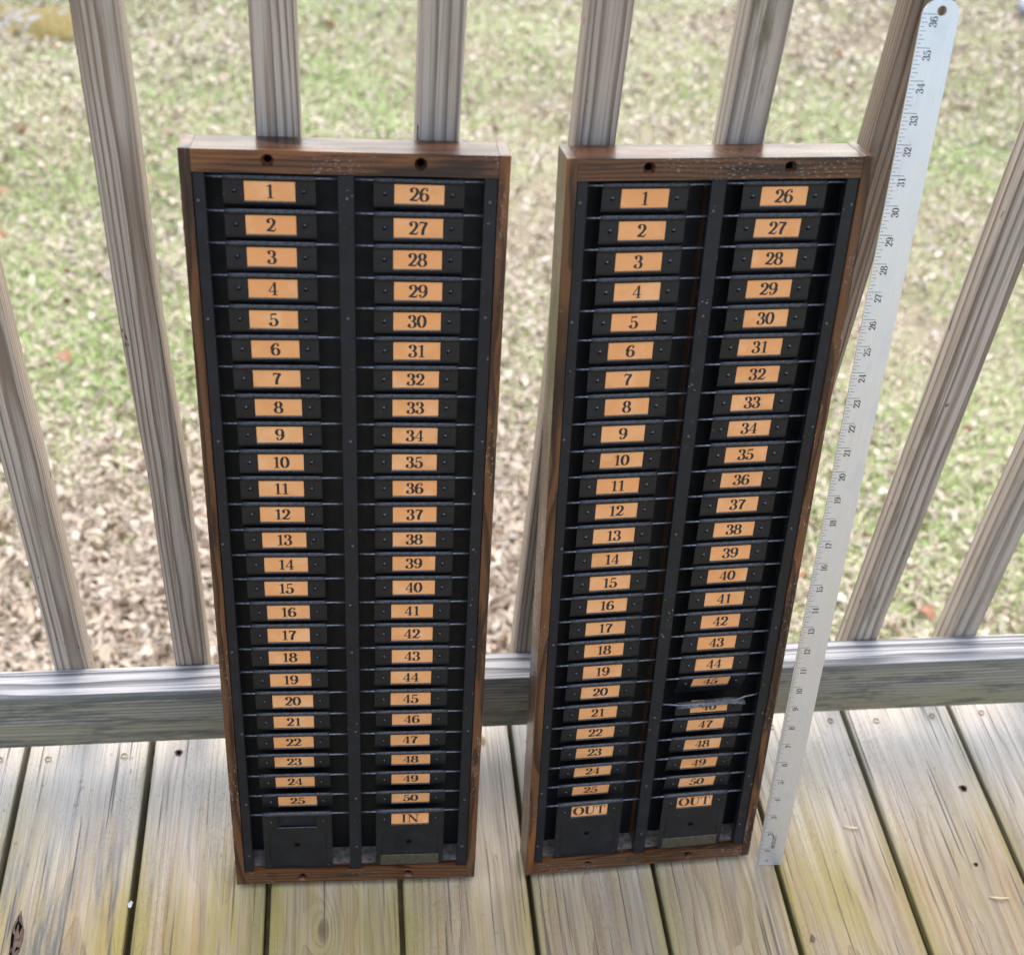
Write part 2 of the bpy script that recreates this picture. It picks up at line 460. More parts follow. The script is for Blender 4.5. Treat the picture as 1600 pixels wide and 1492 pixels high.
def glyph(ch):
    """-> (advance, strokes [(points, fixed width or None)], discs [(x, y, r)])"""
    H = 0.055
    G = {
        '0': (.62, [(arc(.31, .5, .225, .465, 0, 360, 28), None)], []),
        '1': (.52, [([(.29, 0.02), (.29, .98)], .165), ([(.10, .03), (.48, .03)], .06), ([(.30, .955), (.20, .87), (.08, .85)], .07)], []),
        '2': (.60, [(arc(.29, .71, .20, .255, 175, -25) + [(.42, .50), (.28, .30), (.10, .12), (.08, .05)], None),
                    ([(.07, .085), (.20, .11), (.36, .075), (.50, .09)], .13), ([(.50, .09), (.545, .16), (.55, .27)], .06)], [(.145, .715, .095)]),
        '3': (.60, [(arc(.27, .745, .19, .225, 165, -90) + [(.2, .52)], None), (arc(.27, .265, .225, .25, 90, -165), None)], [(.135, .765, .085), (.115, .235, .095)]),
        '4': (.62, [([(.415, .02), (.415, .98)], .155), ([(.40, .97), (.22, .62), (.04, .30)], .06), ([(.03, .285), (.60, .285)], .065), ([(.25, .03), (.58, .03)], .06)], []),
        '5': (.60, [([(.13, .905), (.30, .925), (.49, .925)], .13), ([(.135, .93), (.125, .48)], .055), (arc(.27, .30, .235, .285, 130, -165), None)], [(.115, .22, .09)]),
        '6': (.62, [(arc(.315, .30, .215, .275, 0, 360, 26), None), (arc(.42, .42, .345, .545, 175, 75), None)], [(.475, .815, .085)]),
        '7': (.58, [([(.09, .90), (.20, .93), (.36, .875), (.53, .92)], .13), ([(.085, .97), (.07, .70)], .055), ([(.52, .90), (.36, .60), (.275, .34), (.26, .02)], None)], [(.26, .075, .075)]),
        '8': (.62, [(arc(.31, .745, .18, .225, 0, 360, 24), None), (arc(.31, .265, .225, .245, 0, 360, 26), None)], []),
        'I': (.46, [([(.23, .02), (.23, .98)], .17), ([(.05, .03), (.41, .03)], .055), ([(.05, .97), (.41, .97)], .055)], []),
        'N': (.92, [([(.18, .03), (.18, .97)], .06), ([(.17, .97), (.74, .03)], .165), ([(.75, .02), (.75, .97)], .06), ([(.04, .03), (.32, .03)], .055), ([(.03, .97), (.25, .97)], .055), ([(.61, .97), (.89, .97)], .055)], []),
        'O': (.86, [(arc(.43, .5, .33, .465, 0, 360, 30), None)], []),
        'U': (.86, [([(.21, .97), (.21, .32)] + arc(.44, .30, .23, .275, 185, 300, 12), None), (arc(.44, .30, .265, .275, 300, 360, 8) + [(.705, .97)], .06), ([(.05, .97), (.38, .97)], .055), ([(.57, .97), (.84, .97)], .055)], []),
        'T': (.80, [([(.40, .02), (.40, .97)], .17), ([(.05, .965), (.75, .965)], .06), ([(.07, .98), (.06, .70)], .055), ([(.73, .98), (.74, .70)], .055), ([(.22, .03), (.58, .03)], .055)], []),
        'W': (.9, [([(.05, 1), (.25, 0)], .15), ([(.25, 0), (.45, .95)], .12), ([(.45, .95), (.65, 0)], .15), ([(.65, 0), (.85, 1)], .12)], []),
        'E': (.55, [([(.12, 0), (.12, 1)], .16), ([(.1, .93), (.48, .93)], .13), ([(.1, .5), (.42, .5)], .13), ([(.1, .07), (.48, .07)], .13)], []),
        'S': (.6, [(arc(.29, .72, .19, .22, 30, 250) + arc(.29, .28, .2, .22, 70, -150), .14)], []),
        'C': (.65, [(arc(.33, .5, .24, .43, 45, 315), .15)], []),
    }
    if ch == '9':
        a, st, di = G['6']
        return a, [([(.62 - x, 1 - y) for x, y in pts], w) for pts, w in st], [(.62 - x, 1 - y, r) for x, y, r in di]
    return G[ch]

def text_geo(s, height, squeeze=1.0, fat=0.19, hair=0.055, plain=None):
    """-> list of 2-D quads / polygons, centred on the origin"""
    polys, x = [], 0.0
    for ch in s:
        if ch == ' ':
            x += .4; continue
        adv, st, di = glyph('T' if False else ch)
        for pts, fw in st:
            L, Rr = [], []
            for i, pnt in enumerate(pts):
                a = pts[max(0, i - 1)]; b = pts[min(len(pts) - 1, i + 1)]
                if math.dist(pts[0], pts[-1]) < 1e-6 and i in (0, len(pts) - 1):
                    a, b = pts[-2], pts[1]
                dx, dy = b[0] - a[0], b[1] - a[1]
                l = math.hypot(dx, dy) or 1
                nx, ny = -dy / l, dx / l
                w = fw if fw else hair + (fat - hair) * abs(nx) ** 1.6
                if plain: w = plain
                L.append((x + pnt[0] + nx * w / 2, pnt[1] + ny * w / 2)); Rr.append((x + pnt[0] - nx * w / 2, pnt[1] - ny * w / 2))
            for i in range(len(pts) - 1):
                polys.append([L[i], L[i + 1], Rr[i + 1], Rr[i]])
        for (cx, cy, r) in di:
            polys.append([(x + cx + r * math.cos(k * math.pi / 6), cy + r * math.sin(k * math.pi / 6)) for k in range(12)])
        x += adv
    return [[((px - x / 2) * height * squeeze, (py - .5) * height) for px, py in q] for q in polys], x * height * squeeze

# ------------------------------------------------------------------ the ground
GZ = -1.30
rng = np.random.default_rng(7)
_w = [(rng.uniform(0, 6.28), rng.uniform(0, 6.28)) for _ in range(40)]
def fbm(x, y, f0, octs=4, seed=0):
    out = np.zeros_like(x); amp = 1.0; tot = 0
    for o in range(octs):
        for k in range(3):
            a, ph = _w[(seed * 7 + o * 3 + k) % 40]
            f = f0 * 2 ** o * (0.8 + 0.17 * k)
            out += amp * np.sin(f * (x * np.cos(a) + y * np.sin(a)) + ph + 1.3 * np.sin(f * .6 * (y * np.cos(a) - x * np.sin(a)) + 2 * ph))
        tot += amp * 3 ** .5
        amp *= .6
    return out / tot
def gh(x, y):
    return GZ + 0.035 * fbm(x, y, 2.2, 3, 1) * np.exp(-((x - 1) ** 2 + (y - 3) ** 2) / 120)

near = np.concatenate([np.linspace(-6, 8, 113)])
gx = np.concatenate([[-400, -120, -40, -15], near, [15, 40, 120, 400]])
gy = np.concatenate([[-400, -120, -40, -15], np.linspace(-6, 10, 129), [18, 40, 120, 400]])
X, Y = np.meshgrid(gx, gy)
Z = gh(X, Y)
nx, ny = len(gx), len(gy)
verts = np.stack([X.ravel(), Y.ravel(), Z.ravel()], 1)
idx = np.arange(nx * ny).reshape(ny, nx)
faces = np.stack([idx[:-1, :-1].ravel(), idx[:-1, 1:].ravel(), idx[1:, 1:].ravel(), idx[1:, :-1].ravel()], 1)
def np_mesh(name, verts, faces, mat, rnd=None, smooth=False):
    me = bpy.data.meshes.new(name)
    nv, nf, k = len(verts), len(faces), faces.shape[1]
    me.vertices.add(nv); me.vertices.foreach_set("co", verts.astype(np.float32).ravel())
    me.loops.add(nf * k); me.loops.foreach_set("vertex_index", faces.astype(np.int32).ravel())
    me.polygons.add(nf)
    me.polygons.foreach_set("loop_start", np.arange(0, nf * k, k, dtype=np.int32))
    me.update(calc_edges=True)
    if smooth:
        me.polygons.foreach_set("use_smooth", np.ones(nf, dtype=bool))
    if rnd is not None:
        at = me.attributes.new("rnd", 'FLOAT', 'POINT')
        at.data.foreach_set("value", rnd.astype(np.float32))
    me.materials.append(mat)
    return me
tag(mk("lawn_ground", np_mesh("lawn_ground", verts, faces, M['soil'], smooth=True)), kind='structure')

def litter_density(x, y):
    near = np.clip((2.35 - y) / 1.1, 0, 1) * np.clip((1.15 - x) / 0.7, 0, 1)
    return 0.15 + 0.20 * (fbm(x, y, 1.5, 3, 2) > 0.1) + 1.0 * near

# leaf litter
def make_leaves(n):
    x = np.concatenate([rng.uniform(-3.5, 6.5, n * 3), rng.uniform(-11, 13, n)]); y = np.concatenate([rng.uniform(.25, 8.5, n * 3), rng.uniform(.25, 17, n)])
    q = rng.permutation(n * 4); x, y = x[q], y[q]
    keep = rng.uniform(0, 1.0, n * 4) < litter_density(x, y) * np.where(y > 6.5, .5, 1)
    x, y = x[keep][:n], y[keep][:n]; n = len(x)
    shape = np.array([(0, -.5, 0), (-.27, -.18, .10), (-.22, .18, .12), (0, .55, .05), (.22, .18, .12), (.27, -.18, .10), (0, -.15, 0), (0, .2, 0)])
    fc = np.array([(0, 6, 1, 1), (1, 6, 7, 2), (2, 7, 3, 3), (3, 7, 4, 4), (4, 7, 6, 5), (5, 6, 0, 0)])
    tris = np.array([(0, 6, 1), (1, 6, 7), (1, 7, 2), (2, 7, 3), (3, 7, 4), (4, 7, 6), (4, 6, 5), (5, 6, 0)])
    s = rng.uniform(.016, .039, n) * rng.choice([1, 1.25, .75], n) * (1 + .35 * np.clip(litter_density(x, y) - .75, 0, 1))
    wd = rng.uniform(.4, 1.15, n); curl = rng.uniform(-2.0, 5.0, n)
    yaw = rng.uniform(0, 6.28, n); tl = rng.normal(0, .5, n); rl = rng.normal(0, .55, n)
    P = np.repeat(shape[None], n, 0) + rng.normal(0, .07, (n, 8, 3))
    P[..., 0] *= wd[:, None]; P[..., 2] *= curl[:, None]
    P[..., 2] += (P[..., 1] ** 2) * rng.uniform(-.7, .9, n)[:, None]
    P *= s[:, None, None]
    def rot(P, a, i, j):
        c, q = np.cos(a)[:, None], np.sin(a)[:, None]
        A, B = P[..., i].copy(), P[..., j].copy()
        P[..., i] = A * c - B * q; P[..., j] = A * q + B * c
    rot(P, tl, 1, 2); rot(P, rl, 0, 2); rot(P, yaw, 0, 1)
    lift = .012 + .018 * rng.uniform(0, 1, n) + .03 * np.clip(litter_density(x, y) - .5, 0, 1) * rng.uniform(0, 1, n)
    P += np.stack([x, y, gh(x, y) + lift], 1)[:, None, :]
    f = (np.arange(n) * 8)[:, None, None] + tris[None]
    r = np.clip(rng.beta(2.6, 1.7, n), 0, .94); r[rng.uniform(0, 1, n) < .018] = 1.0
    dk = (rng.uniform(0, 1, n) < np.clip(.25 - 1.3 * (y - 1.1), 0, .5)); r[dk] *= .45
    return add_straws(P, f, r, 26000)

def add_straws(P, f, r, m):
    V = P.reshape(-1, 3); F = f.reshape(-1, 3); A = np.repeat(r, 8)
    x = rng.uniform(-3.0, 3.0, m * 2); y = rng.uniform(.6, 3.4, m * 2)
    k = rng.uniform(0, 1.1, m * 2) < litter_density(x, y)
    x, y = x[k][:m], y[k][:m]; m = len(x)
    a = rng.uniform(0, 6.28, m); L = rng.uniform(.02, .07, m); w = rng.uniform(.0008, .0017, m); tl = rng.normal(0, .35, m)
    d = np.stack([np.cos(a) * np.cos(tl), np.sin(a) * np.cos(tl), np.sin(tl)], 1) * L[:, None] * .5
    n = np.stack([-np.sin(a), np.cos(a), rng.uniform(-.6, .6, m)], 1) * w[:, None]
    c = np.stack([x, y, gh(x, y) + rng.uniform(.03, .055, m)], 1)
    b = np.stack([rng.normal(0, .004, m), rng.normal(0, .004, m), rng.uniform(0, .005, m)], 1)
    W = np.stack([c - d - n, c - d + n, c + b - n, c + b + n, c + d - n * .4, c + d + n * .4], 1)
    G = (np.arange(m) * 6)[:, None, None] + np.array([(0, 1, 3), (0, 3, 2), (2, 3, 5), (2, 5, 4)])[None] + len(V)
    return np_mesh("leaf_litter", np.concatenate([V, W.reshape(-1, 3)]), np.concatenate([F, G.reshape(-1, 3)]), M['leaf'],
                   np.concatenate([A, np.repeat(rng.uniform(.15, .8, m), 6)]), smooth=True)
o = mk("leaf_litter", make_leaves(105000))
tag(o, "dry pale tan fallen leaves scattered over the lawn behind the railing", "leaves", kind='stuff')

def make_grass(n):
    x = np.concatenate([rng.uniform(-3.5, 6.5, n * 3), rng.uniform(-11, 13, n)]); y = np.concatenate([rng.uniform(.3, 8.5, n * 3), rng.uniform(.3, 17, n)])
    q = rng.permutation(n * 4); x, y = x[q], y[q]
    g = fbm(x, y, 1.7, 4, 4) * .55 + .45
    g *= np.clip(1.15 - .95 * np.clip((2.5 - y) / 1.1, 0, 1) * np.clip((1.25 - x) / 0.7, 0, 1), .06, 1)
    keep = rng.uniform(0, 1, n * 4) < np.clip(g + .12, .04, 1)
    x, y, g = x[keep][:n], y[keep][:n], g[keep][:n]; n = len(x)
    h = rng.uniform(.02, .058, n) * (0.75 + .5 * np.clip(g, 0, 1)); w = rng.uniform(.0014, .0034, n)
    a = rng.uniform(0, 6.28, n); lean = rng.uniform(.2, 1.5, n)
    dx, dy = np.cos(a), np.sin(a); px, py = -dy, dx
    z = gh(x, y)
    V = np.empty((n, 5, 3))
    V[:, 0] = np.stack([x - px * w, y - py * w, z - .004], 1); V[:, 1] = np.stack([x + px * w, y + py * w, z - .004], 1)
    mx, my, mz = x + dx * h * .28 * lean, y + dy * h * .28 * lean, z + h * .62 / np.sqrt(1 + .3 * lean)
    V[:, 2] = np.stack([mx + px * w * .8, my + py * w * .8, mz], 1); V[:, 3] = np.stack([mx - px * w * .8, my - py * w * .8, mz], 1)
    V[:, 4] = np.stack([x + dx * h * .85 * lean, y + dy * h * .85 * lean, z + h * .95 / (1 + .7 * lean)], 1)
    f = (np.arange(n) * 5)[:, None, None] + np.array([(0, 1, 2), (0, 2, 3), (3, 2, 4)])[None]
    dry = fbm(x, y, 2.4, 3, 6)
    r = np.clip(rng.uniform(0, 1, n) * .62 + .22 - .36 * np.clip(g - .25, 0, 1) + .14 * (dry > .25) + .22 * (rng.uniform(0, 1, n) < .3), 0, 1)
    return np_mesh("grass", V.reshape(-1, 3), f.reshape(-1, 3), M['grass'], np.repeat(r, 5))
o = mk("grass", make_grass(430000))
tag(o, "patchy pale green spring grass growing behind the railing", "grass", kind='stuff')

# stones
def stone(name, loc, sx, sy, sz, seed, moss, label):
    b = bmesh.new()
    bmesh.ops.create_icosphere(b, subdivisions=4, radius=1)
    for v in b.verts:
        c = v.co
        d = 1 + .18 * math.sin(3 * c.x + seed) * math.sin(2.3 * c.y + 2 * seed) + .08 * math.sin(7 * c.z + 5 * c.x + seed) + .04 * math.sin(13 * c.y + 9 * c.x)
        v.co = Vector((c.x * sx * d, c.y * sy * d, c.z * sz * d))
    o = mk(name, to_mesh(b, name, M['rock'], True), None, loc, moss=moss)
    tag(o, label, "stone")
stone("mossy_stone", (-1.36, 5.12, GZ - .03), .34, .26, .075, 1.2, 1.0, "grey stone crusted with yellow moss on the lawn at far left")
stone("lawn_stone", (3.78, 5.58, GZ), .10, .09, .10, 3.1, 0.0, "bare grey stone on the lawn at the upper right corner")

# single russet leaves that stand out
def big_leaf(loc, size, yaw, seed, label):
    rnd = random.Random(seed)
    b = bmesh.new()
    nseg = 9
    rows = []
    for i in range(nseg + 1):
        tt = i / nseg
        lob = 1 + .35 * math.sin(tt * 4.2 * math.pi + .5)
        wid = .34 * math.sin(math.pi * min(1, tt * .96 + .03)) ** .7 * lob
        yy = tt - .5; zc = .16 * math.sin(math.pi * tt + rnd.uniform(-.2, .2)) - .25 * yy * yy
        rows.append([b.verts.new((sx * wid, yy, zc + .22 * abs(sx) * wid * 2 + rnd.uniform(-.02, .02))) for sx in (-1, -.5, 0, .5, 1)])
    for r0, r1 in zip(rows, rows[1:]):
        for k in range(4):
            b.faces.new((r0[k], r0[k + 1], r1[k + 1], r1[k]))
    tube_bm(b, [(0, -.5, rows[0][2].co.z), (.02, -.62, .02), (.05, -.75, .0)], .014, 5)
    bmesh.ops.scale(b, vec=(size,) * 3, verts=b.verts)
    o = mk("fallen_leaf", to_mesh(b, "fallen_leaf", M['red'], True, recalc=False), None, loc)
    o.rotation_euler = (rnd.uniform(-.3, .3), rnd.uniform(-.3, .3), yaw)
    tag(o, label, "leaf")
for (lx, ly), s, yw, lb in (((-.87, 2.485), .065, .6, "russet fallen leaf on grass just left of the second baluster from the left"),
                            ((-1.231, 3.495), .06, 2.1, "upper russet fallen leaf on the lawn at the far left edge"),
                            ((-1.195, 3.2), .055, 1.1, "lower russet fallen leaf on the lawn at the far left edge"),
                            ((-.612, 2.349), .05, 4.0, "small russet fallen leaf between second baluster and left rack"),
                            ((-.718, 3.599), .05, 2.8, "russet fallen leaf on grass right of the second baluster near rack top"),
                            ((2.528, 3.073), .06, 1.9, "russet fallen leaf in the grass at the right edge of the lawn"),
                            ((1.568, 1.29), .055, .3, "orange russet fallen leaf low between the two rightmost balusters")):
    big_leaf((lx, ly, GZ + .045), s, yw, int(abs(lx) * 1000), lb)

# ------------------------------------------------------------------ the deck
GX0, GP = -0.37093, 0.14118
deck = empty("deck", (0, 0, 0), kind='structure')
board_tone = {  # grey, tan, algae, mildew, gap
    -1: (.6, .3, .4, .6, .007), 0: (.6, .9, .6, 1.0, .007), 1: (.35, .75, .9, .35, .0075), 2: (.35, .35, .75, .15, .006), 3: (.7, .3, .45, .1, .0055), 4: (.95, .35, .35, .15, .006),
    5: (.85, .35, .3, .05, .005), 6: (.7, .3, .75, .05, .006), 7: (.8, .3, .4, .05, .0065), 8: (.9, .4, .2, .1, .006)}
KN = {2: (-.012, -.215), 1: (.035, -.62), 5: (.02, -.55)}
srnd = random.Random(5)
Y_OUT, Y_IN = 0.085, -3.2
screw_bm = bmesh.new()
bmesh.ops.create_cone(screw_bm, cap_ends=True, segments=20, radius1=.0040, radius2=.0040, depth=.002)
for f in screw_bm.faces[:]:
    if f.normal.z > .9:
        r_ = bmesh.ops.inset_individual(screw_bm, faces=[f], thickness=.0012)
        r2_ = bmesh.ops.inset_individual(screw_bm, faces=[f], thickness=.0014)
        for v in f.verts: v.co.z -= .0016
        f.material_index = 1
SCREW = to_mesh(screw_bm, "deck_screw", [M['screw'], M['hole']])
screw_px = {0: [-.399, -.345], 1: [-.26], 2: [], 3: [.155], 5: [], 6: [.519, .597], 7: [.656, .731], 8: [.798, .87]}
for k in range(-10, 18):
    g, tn, al, mi, gap = board_tone.get(k, (srnd.uniform(.4, .9), srnd.uniform(.2, .5), srnd.uniform(.2, .6), srnd.uniform(.05, .4), .006))
    gapn = board_tone.get(k + 1, (0, 0, 0, 0, .006))[4]
    x0 = GX0 + k * GP + gap / 2; x1 = GX0 + (k + 1) * GP - gapn / 2
    xm = (x0 + x1) / 2; hw = (x1 - x0) / 2
    b = box_bm(-hw, hw, Y_IN, Y_OUT, -.038, 0, .0032, 3)
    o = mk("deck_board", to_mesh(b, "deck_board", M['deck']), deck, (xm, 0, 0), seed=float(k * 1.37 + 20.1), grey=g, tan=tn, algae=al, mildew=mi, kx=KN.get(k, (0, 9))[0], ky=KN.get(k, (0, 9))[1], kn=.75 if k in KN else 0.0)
    o.rotation_euler.z = -0.0057
    xs = screw_px.get(k)
    if xs is None:
        xs = [xm - .035 + srnd.uniform(-.008, .008), xm + .035 + srnd.uniform(-.008, .008)]
    for sx in xs:
        mk("screw", SCREW, o, (sx - xm, .021 + srnd.uniform(-.003, .004), .0001))
    for yj in (-1.2 + .0, -1.6, -2.0):
        for sx in (-.035, .036):
            mk("screw", SCREW, o, (sx + srnd.uniform(-.006, .006), yj + srnd.uniform(-.006, .006), .0001))
for yj in (.028, -.385, -.79, -1.2, -1.6, -2.0, -2.4, -2.8):
    mk("joist", to_mesh(box_bm(-2.2, 2.6, yj - .019, yj + .019, -.21, -.0385, .002), "joist", M['joist']), deck)

mk("gap_sun_blocker", to_mesh(box_bm(-2.4, 2.9, .055, .078, GZ - .05, -.0385, .002), "gap_sun_blocker", M['joist']), deck)  # unseen board added to keep sunlight from showing through the deck gaps

def knot(x, y, r, label=None):
    b = bmesh.new()
    vs = []
    for q, (rr, zz) in enumerate(((1.0, .0006), (.62, .0010), (.34, .0007))):
        vs.append([b.verts.new((x + r * rr * (1 + .18 * math.sin(3 * a + q)) * math.cos(a), y + 1.15 * r * rr * (1 + .14 * math.cos(2 * a + q)) * math.sin(a), zz)) for a in [i * math.pi / 8 for i in range(16)]])
    for q in range(2):
        for i in range(16):
            f = b.faces.new((vs[q][i], vs[q][(i + 1) % 16], vs[q + 1][(i + 1) % 16], vs[q + 1][i])); f.material_index = q
    f = b.faces.new(vs[2]); f.material_index = 1
    return to_mesh(b, "knot", [M['bark'], M['hole']])
mk("knot", knot(.731, -.085, .0048), deck)
mk("knot", knot(-.198, .02, .0045), deck)
mk("knot", knot(.707, -.186, .0026), deck)

# torn, splintered knot in the leftmost board
b = bmesh.new()
pts = [(.0062 * math.cos(q) * (1 + .22 * math.sin(3 * q + 1)), .030 * math.sin(q) * (1 + .15 * math.cos(4 * q))) for q in [i * math.pi / 8 for i in range(16)]]
o_ = [b.verts.new((x, y, .0005)) for x, y in pts]
i_ = [b.verts.new((x * .7 + random.Random(j).uniform(-.002, .002), y * .8, .0016 + random.Random(j + 9).uniform(0, .0018))) for j, (x, y) in enumerate(pts)]
m_ = [b.verts.new((x * .35, y * .55, .0012)) for x, y in pts]
for j in range(len(pts)):
    k = (j + 1) % len(pts)
    b.faces.new((o_[j], o_[k], i_[k], i_[j])); b.faces.new((i_[j], i_[k], m_[k], m_[j])).material_index = 1 if j % 3 else 0
b.faces.new(m_)
mk("splintered_knot", to_mesh(b, "splintered_knot", [M['bark'], M['hole']]), deck, (-.343, -.205, 0))

# small things lying on the deck
def straw(name, p0, p1, bow, r, mat, label, cat):
    b = bmesh.new()
    P0, P1 = Vector(p0), Vector(p1)
    side = (P1 - P0).cross(Vector((0, 0, 1))).normalized()
    pts = [P0.lerp(P1, i / 8) + side * bow * math.sin(math.pi * i / 8) + Vector((0, 0, .0016 * math.sin(math.pi * i / 8))) for i in range(9)]
    tube_bm(b, pts, [r * (.5 + .5 * math.sin(math.pi * (i + 1) / 10)) for i in range(9)], 6)
    tag(mk(name, to_mesh(b, name, mat, True)), label, cat)
straw("grass_straw", (.566, -.127, .0018), (.583, -.131, .0018), .002, .0012, M['straw'], "short dry straw lying on the deck right of the ruler foot", "straw")
straw("grass_straw", (.706, -.227, .0018), (.728, -.230, .0018), .002, .0012, M['straw'], "short dry straw on the deck near the lower right corner", "straw")
def flake(loc, s, label, mat=None, name="pale_flake", cat="debris"):
    b = bmesh.new()
    rr = random.Random(int(loc[0] * 9999))
    ring = [b.verts.new((s * (1 + rr.uniform(-.35, .35)) * math.cos(a), 1.5 * s * (1 + rr.uniform(-.35, .35)) * math.sin(a), rr.uniform(0, .6) * s)) for a in [i * math.pi / 4 for i in range(8)]]
    c = b.verts.new((0, 0, .9 * s))
    for i in range(8): b.faces.new((ring[i], ring[(i + 1) % 8], c))
    bmesh.ops.solidify(b, geom=b.faces[:], thickness=.0008)
    tag(mk(name, to_mesh(b, name, mat or M['pale']), None, loc), label, cat)
flake((-.232, -.172, .001), .0024, "white papery flake by the deck gap left of the left rack foot")
flake((.4905, -.262, .001), .0028, "dull grey leaf scrap in the deck gap below the ruler", M['leaf'], "leaf_scrap")
flake((.159, .017, .001), .004, "curled yellowish leaf scrap under the rail beside the left rack", M['straw'], "leaf_scrap")

# ------------------------------------------------------------------ the railing
ZB, RH, RD = 0.0494, 0.0884, 0.0376
railing = empty("deck_railing", (0, 0, ZB))
tag(railing, "weathered wooden deck railing with square balusters and one low rail", "railing")
def long_box(x0, x1, y0, y1, z0, z1, bev, mat, name):
    return to_mesh(box_bm(x0, x1, y0, y1, z0, z1, bev, 3), name, mat)
rail = mk("bottom_rail", long_box(-2.0, 2.4, -RD / 2, RD / 2, -RH / 2, RH / 2, .003, M['rail'], "bottom_rail"), railing, (0, RD / 2, RH / 2), seed=3.3, kx=.0, ky=-9.0, kn=0.0)
mk("top_rail", long_box(-2.0, 2.4, -RD / 2, RD / 2, -RH / 2, RH / 2, .003, M['rail'], "top_rail"), railing, (0, RD / 2, 1.03 - ZB), seed=6.1)
mk("cap_board", long_box(-2.0, 2.4, -.07, .07, -.0125, .0125, .003, M['rail'], "cap_board"), railing, (0, RD / 2 + .02, 1.03 + RH / 2 + .0127 - ZB), seed=8.6)
bal_x = [(-.431, .2, .1, 2.2), (-.303, .75, .05, 5.31), (-.1733, .95, .05, 9.12), (-.046, 1.0, .05, 13.4), (.080, .3, .25, 4.7), (.209, .6, .2, 7.9), (.335, .15, .85, 11.2), (.463, .9, .3, 15.8), (.609, .6, .6, 17.3), (.736, .2, .35, 21.6), (.865, .3, .3, 23.5)]
bal_x += [(-.431 - .128 * i, .4, .2, 30 + 1.7 * i) for i in range(1, 11)] + [(.865 + .128 * i, .4, .2, 60 + 2.3 * i) for i in range(1, 11)]
BW = .0355
for i, (x, wm, al, sd_) in enumerate(bal_x):
    b = bmesh.new()
    rr = random.Random(i)
    z0, z1 = .012, 1.03 + RH / 2 - ZB
    hw = BW / 2
    prof = []
    rc = .005
    for cx, cy, a0 in ((hw - rc, hw - rc, 0), (-hw + rc, hw - rc, 90), (-hw + rc, -hw + rc, 180), (hw - rc, -hw + rc, 270)):
        for q in range(4):
            a = R(a0 + 30 * q)
            prof.append((cx + rc * math.cos(a), cy + rc * math.sin(a)))
    N = 24
    ph = [rr.uniform(0, 6.28) for _ in range(4)]
    rings = []
    for k in range(N + 1):
        tt = k / N
        z = z0 - .03 + tt * (z1 - z0 + .03)
        ox = .0011 * math.sin(3.1 * tt * 2 + ph[0]) + .0006 * math.sin(9 * tt + ph[1])
        if abs(x + .1733) < .001: ox += .0016 * math.exp(-((z - .36) / .05) ** 2) - .0012 * math.exp(-((z - .55) / .08) ** 2)
        oy = 0.0004 * math.sin(5 * tt + ph[2])
        sc_ = 1 + .012 * math.sin(7 * tt + ph[3])
        rings.append([b.verts.new((ox + px * sc_, oy + py, z)) for px, py in prof])
    L_ = len(prof)
    for r0, r1 in zip(rings, rings[1:]):
        for q in range(L_):
            b.faces.new((r0[q], r0[(q + 1) % L_], r1[(q + 1) % L_], r1[q])).smooth = True
    b.faces.new(rings[0]); b.faces.new(rings[-1])
    mk("baluster", to_mesh(b, "baluster", M['bal']), railing, (x, RD + BW / 2 + .0004, 0), seed=sd_, warm=wm, algae=al, rs=rr.uniform(-.45, .45), dk=.75 if abs(x - .463) < .001 else rr.uniform(0, .25))

# ------------------------------------------------------------------ the racks
RW, RHT, RDP = .25464, .79399, .03845
TS, TT, TB = .0092, .0178, .0165       # side, top and bottom board thickness
PITCH, ROD0, RODY = .02697, .7712, .0045
COLS = ((.0187, .1200, .0667), (.1330, .2344, .1833))   # wire from, wire to, plate centre
PW, LW = .0357, .0199                                   # half widths of plate and label window
WT, WB_ = -.0034, -.0198

